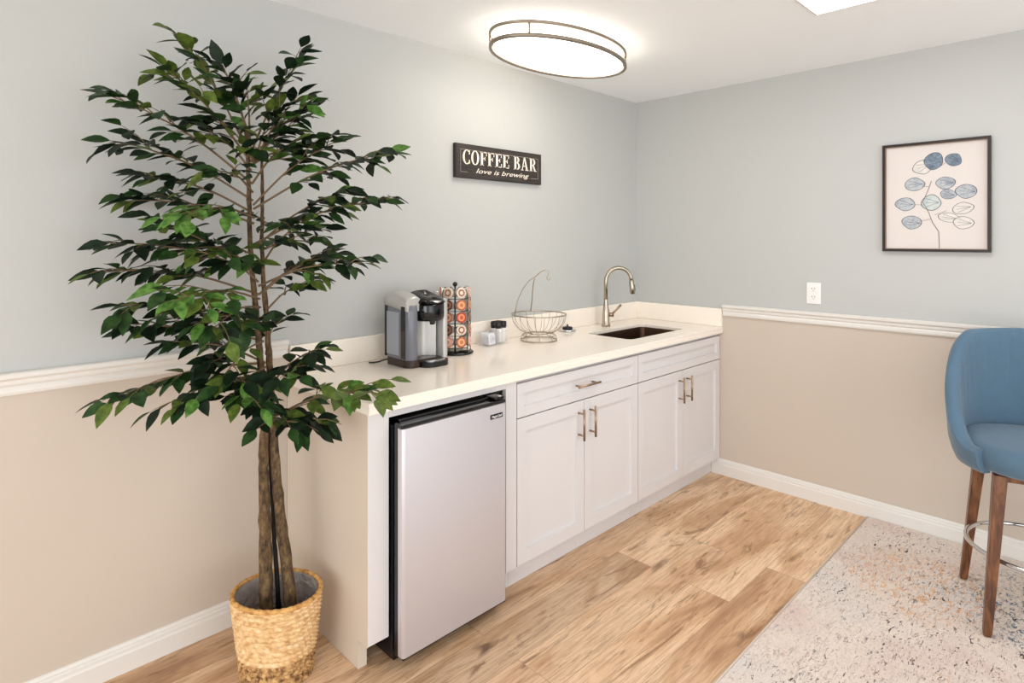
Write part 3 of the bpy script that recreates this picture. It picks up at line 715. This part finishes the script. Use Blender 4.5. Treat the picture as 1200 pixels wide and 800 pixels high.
# ------------------------------------------------------------------ oval ceiling light
lx, ly, la, lb = -1.380, -.490, .425, .240
r = empty('ceiling_light', 'lit oval flush ceiling light with two nickel rings', 'ceiling light', (lx, ly, H))
def oval(a_, b_, z, n=96): return [(a_*math.cos(2*PI*k/n), b_*math.sin(2*PI*k/n), z) for k in range(n)]
MB().grid([oval(.001, .001, -.001), oval(la-.05, lb-.05, -.001), oval(la-.05, lb-.05, -.012), oval(.001, .001, -.012)], M['white_pl'], closed_v=True).obj('mounting_plate', r)
MB().grid([oval(la-.024, lb-.024, -.0125), oval(la-.024, lb-.024, -.078), oval(la-.026, lb-.026, -.084), oval((la-.03)*.6, (lb-.03)*.6, -.0885), oval(.002, .002, -.090)], M['diffuser'], closed_v=True).obj('diffuser', r, fix=False)
def band(z0, z1): return MB().grid([oval(la, lb, z0), oval(la, lb, z1), oval(la-.015, lb-.015, z1), oval(la-.015, lb-.015, z0)], M['lamp_ring'], closed_u=True, closed_v=True)
band(-.089, -.073).obj('ring', r); band(-.030, -.016).obj('ring', r)
for t in (.55, 2.6, 3.7, 5.7):
    MB().tube([((la-.006)*math.cos(t), (lb-.006)*math.sin(t), -.074), ((la-.006)*math.cos(t), (lb-.006)*math.sin(t), -.024)], .005, M['lamp_ring'], 8).obj('post', r)

# flat lit panel in the ceiling
r = empty('ceiling_panel_light', 'bright white rectangular panel light set flush in the ceiling, away from the oval lamp', 'ceiling light', (-1.182, -1.791, H))
fr = MB(); hq = .305
fr.prism([(-hq, -hq), (hq, -hq), (hq, hq), (-hq, hq)], -.006, -.0005, M['trim'], holes=[[(-hq+.008, -hq+.008), (hq-.008, -hq+.008), (hq-.008, hq-.008), (-hq+.008, hq-.008)]]).obj('frame', r)
MB().box(-hq+.0082, hq-.0082, -hq+.0082, hq-.0082, -.004, -.0005, M['panel_light']).obj('diffuser', r)

# ------------------------------------------------------------------ rug
rg = MB().box(-4.2, -.020, -4.4, -1.462, .001, .009, M['rug'])
rug = tag(rg.obj('area_rug', bevel=.002), 'large distressed cream rug with grey, orange and blue flecks on the oak floor', 'rug')
MB().tube([(-4.2, -1.457, .0055), (-.022, -1.457, .0055)], .0045, M['rug_edge'], 8).obj('edge_binding', rug)

# ------------------------------------------------------------------ bar stool
# local: front = +y, centre at origin; turned so the front faces the room
r = empty('bar_stool', 'blue upholstered bar stool with walnut legs and chrome foot ring on the rug', 'bar stool', (-.520, -2.185, .0095), math.radians(108))
# seat cushion
st = MB(); rows = []
def superell(a_, b_, z, n=56, e=2.5):
    o = []
    for k in range(n):
        t = 2*PI*k/n; c_, s_ = math.cos(t), math.sin(t)
        o.append((a_*abs(c_)**(2/e)*(1 if c_ >= 0 else -1), b_*abs(s_)**(2/e)*(1 if s_ >= 0 else -1), z))
    return o
for a_, z in ((.02, .592), (.18, .590), (.222, .596), (.240, .612), (.246, .640), (.244, .668), (.232, .686), (.205, .695), (.12, .701), (.01, .703)):
    rows.append([(x, y+.010, zz) for x, y, zz in superell(a_, a_*1.02, z)])
st.grid(rows, M['blue'], closed_v=True); st.obj('seat', r)
# wrap-around back
bk = MB(); rows = []; NP = 200
def smooth(a_, b_, t): t = max(0, min(1, (t-a_)/(b_-a_))); return t*t*(3-2*t)
for i in range(NP+1):
    ph = math.radians(-128+256*i/NP)             # 0 = straight back (-y)
    ap = abs(math.degrees(ph))
    zt = 1.086-.400*smooth(40, 124, ap)-.010*(ap/50 if ap < 50 else 1)
    zb = .585
    dirx, diry = math.sin(ph), -math.cos(ph)
    col_ = []
    prof = []
    for t in (0, .15, .35, .55, .75, .9):        # outside, bottom to top
        z = zb+(zt-zb)*t; ro = .286+.018*t-.020*(1-min(1, t*4))
        prof.append((ro, z))
    th = .052
    prof += [(.304-.004, zt-.012), (.304-.016, zt+.002), (.304-th/2, zt+.006), (.304-th+.014, zt+.002), (.304-th+.002, zt-.012)]
    for t in (.9, .75, .55, .35, .15, 0):
        z = zb+(zt-zb)*t; ri = .286+.018*t-th
        if t > .5: ri += .0035*math.sin(ph*44)*abs(math.sin(ph*9))*(t-.5)/.4*(1 if ap < 75 else 0)
        prof.append((ri, z))
    rows.append([(rr0*dirx, rr0*diry*1.0, z) for rr0, z in prof])
bk.grid(rows, M['blue'], closed_v=True)
bk.add(rows[0], [tuple(range(len(rows[0])))], M['blue']); bk.add(rows[-1], [tuple(reversed(range(len(rows[0]))))], M['blue'])
bo = bk.obj('backrest', r)
# under frame
MB().box(-.155, .155, -.150, .155, .560, .5895, M['walnut'], .006).obj('seat_frame', r)
for sx in (-1, 1):
    for sy in (-1, 1):
        top_ = Vector((sx*.158, sy*.155, .588)); bot = Vector((sx*.208, sy*.212, .001))
        rows = []
        for t in (0, .02, .5, 1):
            c_ = bot.lerp(top_, t); h_ = (.0135+.0075*t) if t > 0 else .0115
            rows.append([(c_.x+dx_*h_, c_.y+dy_*h_, c_.z) for dx_, dy_ in ((-1,-1), (1,-1), (1,1), (-1,1))])
        lg = MB().grid(rows, M['walnut'], closed_v=True, smooth=False); lg.add(rows[0], [(0,1,2,3)], M['walnut']); lg.add(rows[-1], [(3,2,1,0)], M['walnut'])
        lg.obj('leg', r, bevel=.003)
MB().ring((0, 0, .268), .232, .232, .0085, M['chrome'], 80, 12).obj('foot_ring', r)

# ------------------------------------------------------------------ potted ficus in a woven basket
BX, BY = -2.733, -.381
r = empty('potted_ficus', 'tall artificial ficus tree with twin trunks in a woven seagrass basket beside the cabinet end', 'potted tree', (BX, BY, 0))
def brim(th): return .281-.004*math.cos(th+math.radians(44))            # rim a little uneven
def sq(x, y):       # the basket is squeezed to an oval
    a_ = (x+y)*.7071*.86; b_ = (x-y)*.7071; return ((a_+b_)*.7071, (a_-b_)*.7071)
NTH = 288; rows = []; NV = 16; SUBV = 8
def brad(z, th): return (.112+.030*min(1, z/.26))*(1+.012*math.sin(2*th+1)+.01*math.sin(3*th))
dark_rows = []
for i in range(NV*SUBV+1):
    t = i/(NV*SUBV); rowi = i/SUBV; q = rowi % 1.0; row = []
    for k in range(NTH):
        th = 2*PI*k/NTH; z = .002+(brim(th)-.004)*t
        tw = math.sin(th*34+(rowi//1)*1.9+q*2.8)              # rope twist within each coil
        rr0 = brad(z, th)+.0058*abs(math.sin(PI*q))**.7+.0034*tw*abs(math.sin(PI*q))
        row.append((*sq(rr0*math.cos(th), rr0*math.sin(th)), z))
    rows.append(row)
bk = MB(); cut = 5*SUBV
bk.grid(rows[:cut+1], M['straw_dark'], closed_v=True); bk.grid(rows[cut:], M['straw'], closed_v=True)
bk.add([(x*.9, y*.9, .003) for x, y, z in rows[0][::8]], [tuple(range(NTH//8))], M['straw_dark'])
basket = bk.obj('basket', r)
rm = MB(); rp = []; n_ = 120
rm.tube([(*sq((brad(.28, 2*PI*k/n_)+.001)*math.cos(2*PI*k/n_), (brad(.28, 2*PI*k/n_)+.001)*math.sin(2*PI*k/n_)), brim(2*PI*k/n_)+.001) for k in range(n_)], [.0078+.0012*math.sin(k*1.9) for k in range(n_)], M['straw_rim'], 10, closed=True)
rm.obj('rim', basket)
ln = MB(); rows = []
for t in (1, .93, .8, .65, .55):
    lr = [brad(.28, 2*PI*k/72)-.009-.010*(1-t)+.003*math.sin(k*1.7)*(1-t)*3 for k in range(72)]
    rows.append([(*sq(lr[k]*math.cos(2*PI*k/72), lr[k]*math.sin(2*PI*k/72)), brim(2*PI*k/72)*t) for k in range(72)])
ln.grid(rows, M['liner'], closed_v=True); ln.obj('liner', basket, fix=False)
MB().grid([[(*sq(q_*math.cos(2*PI*k/40), q_*math.sin(2*PI*k/40)), z_) for k in range(40)] for q_, z_ in ((.001, .166), (.06, .168), (.122, .163))], M['soil'], closed_v=True).obj('soil', r)

off = Vector((BX, BY, 0))
def rel(l): return [Vector(p)-off for p in l]
def spline(P, n):
    P = [Vector(p) for p in P]; out = []
    for i in range(len(P)-1):
        p0, p1, p2, p3 = P[max(i-1, 0)], P[i], P[i+1], P[min(i+2, len(P)-1)]
        for k in range(n):
            t = k/n
            out.append(.5*((2*p1)+(-p0+p2)*t+(2*p0-5*p1+4*p2-p3)*t*t+(-p0+3*p1-3*p2+p3)*t*t*t))
    out.append(P[-1]); return out
def stem_obj(pts, r0, r1, name='trunk', m_='bark', seed=0):
    P = spline(rel(pts), 8); n = len(P); rg_ = random.Random(seed)
    R = [(r1+(r0-r1)*(1-k/(n-1))**1.35)*(1+rg_.uniform(-.05, .05)+(.14 if rg_.random() < .10 else 0)) for k in range(n)]
    P = [p+Vector((rg_.uniform(-.0015, .0015), rg_.uniform(-.0015, .0015), 0)) for p in P]
    return MB().tube(P, R, M[m_], 14).obj(name, r)
stem_obj([(-2.76, -.353, .164), (-2.763, -.351, .489), (-2.767, -.347, .722), (-2.764, -.350, .897), (-2.779, -.335, 1.13), (-2.797, -.316, 1.422), (-2.805, -.309, 1.713), (-2.812, -.302, 1.859)], .0225, .0050, seed=1)
stem_obj([(-2.687, -.397, .164), (-2.708, -.376, .421), (-2.727, -.358, .656), (-2.737, -.348, .862), (-2.743, -.342, 1.009), (-2.750, -.336, 1.186), (-2.762, -.323, 1.421), (-2.762, -.323, 1.627), (-2.764, -.321, 1.80)], .0215, .0045, seed=2)
stem_obj([(-2.715, -.350, .164), (-2.725, -.342, .40), (-2.735, -.335, .62), (-2.742, -.335, .827)], .0085, .006, 'support_rod', 'dark_rod', seed=3)

BR = [((-2.794, -0.306, 1.758), (-2.974, -0.198, 2.137)), ((-2.794, -0.306, 1.744), (-3.048, -0.266, 2.023)), ((-2.791, -0.309, 1.67), (-3.184, -0.23, 1.917)), ((-2.789, -0.311, 1.612), (-3.187, -0.269, 1.776)), ((-2.787, -0.313, 1.568), (-3.102, -0.213, 1.684)), ((-2.786, -0.313, 1.553), (-3.068, -0.527, 1.553)), ((-2.786, -0.314, 1.533), (-3.124, -0.149, 1.604)), ((-2.778, -0.322, 1.363), (-3.186, -0.229, 1.467)), ((-2.774, -0.326, 1.29), (-3.205, -0.251, 1.382)), ((-2.776, -0.323, 1.334), (-3.097, -0.428, 1.525)), ((-2.767, -0.333, 1.173), (-3.163, -0.293, 1.282)), ((-2.773, -0.327, 1.275), (-3.094, -0.543, 1.308)), ((-2.764, -0.335, 1.129), (-3.128, -0.257, 1.202)), ((-2.759, -0.34, 1.055), (-3.196, -0.26, 0.991)), ((-2.756, -0.343, 1.012), (-3.061, -0.464, 0.992)), ((-2.759, -0.34, 1.055), (-3.016, -0.256, 1.149)), ((-2.781, -0.318, 1.422), (-3.017, -0.507, 1.43)), ((-2.771, -0.328, 1.246), (-2.997, -0.555, 1.22)), ((-2.778, -0.322, 1.363), (-2.94, -0.302, 1.466)), ((-2.768, -0.332, 1.187), (-2.93, -0.312, 1.09)), ((-2.795, -0.305, 1.773), (-2.655, -0.373, 2.104)), ((-2.794, -0.306, 1.744), (-2.652, -0.446, 1.934)), ((-2.796, -0.303, 1.817), (-2.841, -0.4, 1.968)), ((-2.796, -0.304, 1.802), (-2.897, -0.345, 2.043)), ((-2.791, -0.309, 1.67), (-2.732, -0.507, 1.8)), ((-2.788, -0.312, 1.583), (-2.428, -0.596, 1.78)), ((-2.788, -0.312, 1.597), (-2.598, -0.541, 1.812)), ((-2.783, -0.317, 1.465), (-2.473, -0.622, 1.609)), ((-2.783, -0.317, 1.451), (-2.533, -0.451, 1.647)), ((-2.775, -0.324, 1.319), (-2.521, -0.575, 1.398)), ((-2.774, -0.326, 1.29), (-2.589, -0.368, 1.403)), ((-2.778, -0.322, 1.363), (-2.731, -0.536, 1.53)), ((-2.744, -0.355, 0.865), (-2.597, -0.78, 1.004)), ((-2.752, -0.347, 0.968), (-2.678, -0.56, 1.123)), ((-2.746, -0.353, 0.894), (-2.666, -0.572, 0.875)), ((-2.755, -0.345, 0.997), (-2.763, -0.617, 1.057)), ((-2.758, -0.341, 1.041), (-2.918, -0.535, 0.991)), ((-2.749, -0.35, 0.924), (-2.821, -0.419, 0.937)), ((-2.746, -0.353, 0.894), (-2.786, -0.595, 0.898)), ((-2.79, -0.31, 1.641), (-2.963, -0.49, 1.686)), ((-2.793, -0.307, 1.714), (-2.923, -0.248, 1.852)), ((-2.764, -0.335, 1.129), (-2.933, -0.45, 1.057))]
BRIGHT = {5: 'leaf_bright', 11: 'leaf_bright', 16: 'leaf_mid', 0: 'leaf_olive', 1: 'leaf_olive', 32: 'leaf_olive', 2: 'leaf_mid', 13: 'leaf_mid', 36: 'leaf_mid'}
lf = MB(); rg = random.Random(11)
def leaf(base, d, nrm, L, W_, m_):
    d = d.normalized(); nrm = (nrm-d*nrm.dot(d)).normalized(); s = d.cross(nrm)
    prof = [(0, .0), (.12, .45), (.32, .95), (.52, 1), (.74, .68), (.90, .28), (1.0, .0)]
    fold = rg.uniform(.15, .4); curl = rg.uniform(.02, .30)
    rows = []
    for t, w_ in prof:
        c_ = base+d*(t*L)-nrm*(curl*L*t*t*.8); hw_ = W_/2*w_+.0004
        rows.append([tuple(c_-s*hw_+nrm*hw_*fold), tuple(c_), tuple(c_+s*hw_+nrm*hw_*fold)])
    lf.grid(rows, m_)
br_ = MB()
for k in range(9):      # short inner shoots round the stems
    z_ = .94+.072*k; a_ = rg.uniform(0, 2*PI) if k % 3 else math.radians(200)+rg.uniform(-.5, .5); l_ = rg.uniform(.12, .24)
    c0 = Vector((-2.752-.02*(z_-.9), -.343+.025*(z_-.9), z_)); e_ = c0+Vector((math.cos(a_)*l_, min(math.sin(a_)*l_, .16)-.05, rg.uniform(.02, .12)))
    BR.append((tuple(c0), tuple(e_)))
for dx_, dy_, dz_ in ((-.06, -.02, .20), (.04, -.06, .17), (.10, -.10, .14), (-.12, -.03, .13), (.02, -.15, .08), (.13, -.05, .05), (-.08, -.14, .03), (.09, -.13, .22)):
    c0 = Vector((-2.785, -.312, 1.74)); BR.append((tuple(c0), tuple(c0+Vector((dx_, dy_, dz_)))))
MINY = -.030-BY      # keep leaves off the wall
leafcount = 0
for bi, (a_, b_) in enumerate(BR):
    A, B = Vector(a_)-off, Vector(b_)-off; L = (B-A).length
    mid1 = A.lerp(B, .4)+Vector((0, 0, .045*L+.01)); mid2 = A.lerp(B, .75)+Vector((0, 0, .05*L))
    P = spline([A, mid1, mid2, B], 7); n = len(P)
    br_.tube(P, [.0042-.0030*k/(n-1) for k in range(n)], M['twig'], 6)
    tw = []
    tw.append((P, .30))
    main = (B-A).normalized(); sidev = main.cross(Vector((0,0,1))).normalized()
    nt = max(2, int(L/.075))
    for k in range(nt):
        t = .22+.70*(k+.5)/nt; p = P[int(t*(n-1))]; sg = 1 if (k+bi) % 2 else -1
        d = (main*rg.uniform(.5, .9)+sidev*sg*rg.uniform(.4, .9)+Vector((0,0,rg.uniform(-.30, .35)))).normalized(); l = rg.uniform(.09, .15)*(1.1-.4*t)
        e = p+d*l+Vector((0,0,-.012)); 
        if e.y > MINY-.03: e.y = MINY-.03
        Q = spline([p, p.lerp(e, .5)+Vector((0,0,.008)), e], 4)
        br_.tube(Q, [.0022-.0012*j/(len(Q)-1) for j in range(len(Q))], M['twig'], 5); tw.append((Q, .25))
    for Q, st_ in tw:
        ln_ = sum((Q[j+1]-Q[j]).length for j in range(len(Q)-1)); nl = max(3, int(ln_*(1-st_)/.024))
        for k in range(nl+1):
            t = st_+(1-st_)*k/nl; x_ = t*(len(Q)-1); j = min(int(x_), len(Q)-2); p = Q[j].lerp(Q[j+1], x_-j); tg = (Q[j+1]-Q[j]).normalized()
            sd = tg.cross(Vector((0,0,1)))
            if sd.length < .1: sd = Vector((1,0,0))
            sd.normalize(); sg = 1 if k % 2 else -1
            if k == nl: d = tg+Vector((0,0,-.15))
            else: d = tg*rg.uniform(.5, 1.1)+sd*sg*rg.uniform(.45, 1.0)+Vector((0,0,rg.uniform(-.6, .30)))
            up = Vector((rg.uniform(-.9, .35), rg.uniform(-1.0, .25), 1))
            LL = rg.uniform(.060, .086); d.normalize()
            if p.y+d.y*LL > MINY: d.y = min(d.y, (MINY-p.y)/LL); 
            u_ = rg.random(); sp = BRIGHT.get(bi)
            if sp and u_ < .6: mm = sp
            else: mm = 'leaf_dark' if u_ < .50 else ('leaf_mid' if u_ < .80 else ('leaf_olive' if u_ < .95 else 'leaf_bright'))
            tip_ = p+d*(LL+.01)+off
            if tip_.x > -2.56 and tip_.y > -.67 and tip_.z < .99: continue
            pet = p+d*.008; br_.tube([p, pet], .0008, M['twig'], 4, cap=False)
            leaf(pet, d, up, LL, LL*rg.uniform(.42, .54), M[mm]); leafcount += 1
br_.obj('branches', r, fix=False)
lf.obj('foliage', r, fix=False)
print('leaves', leafcount)
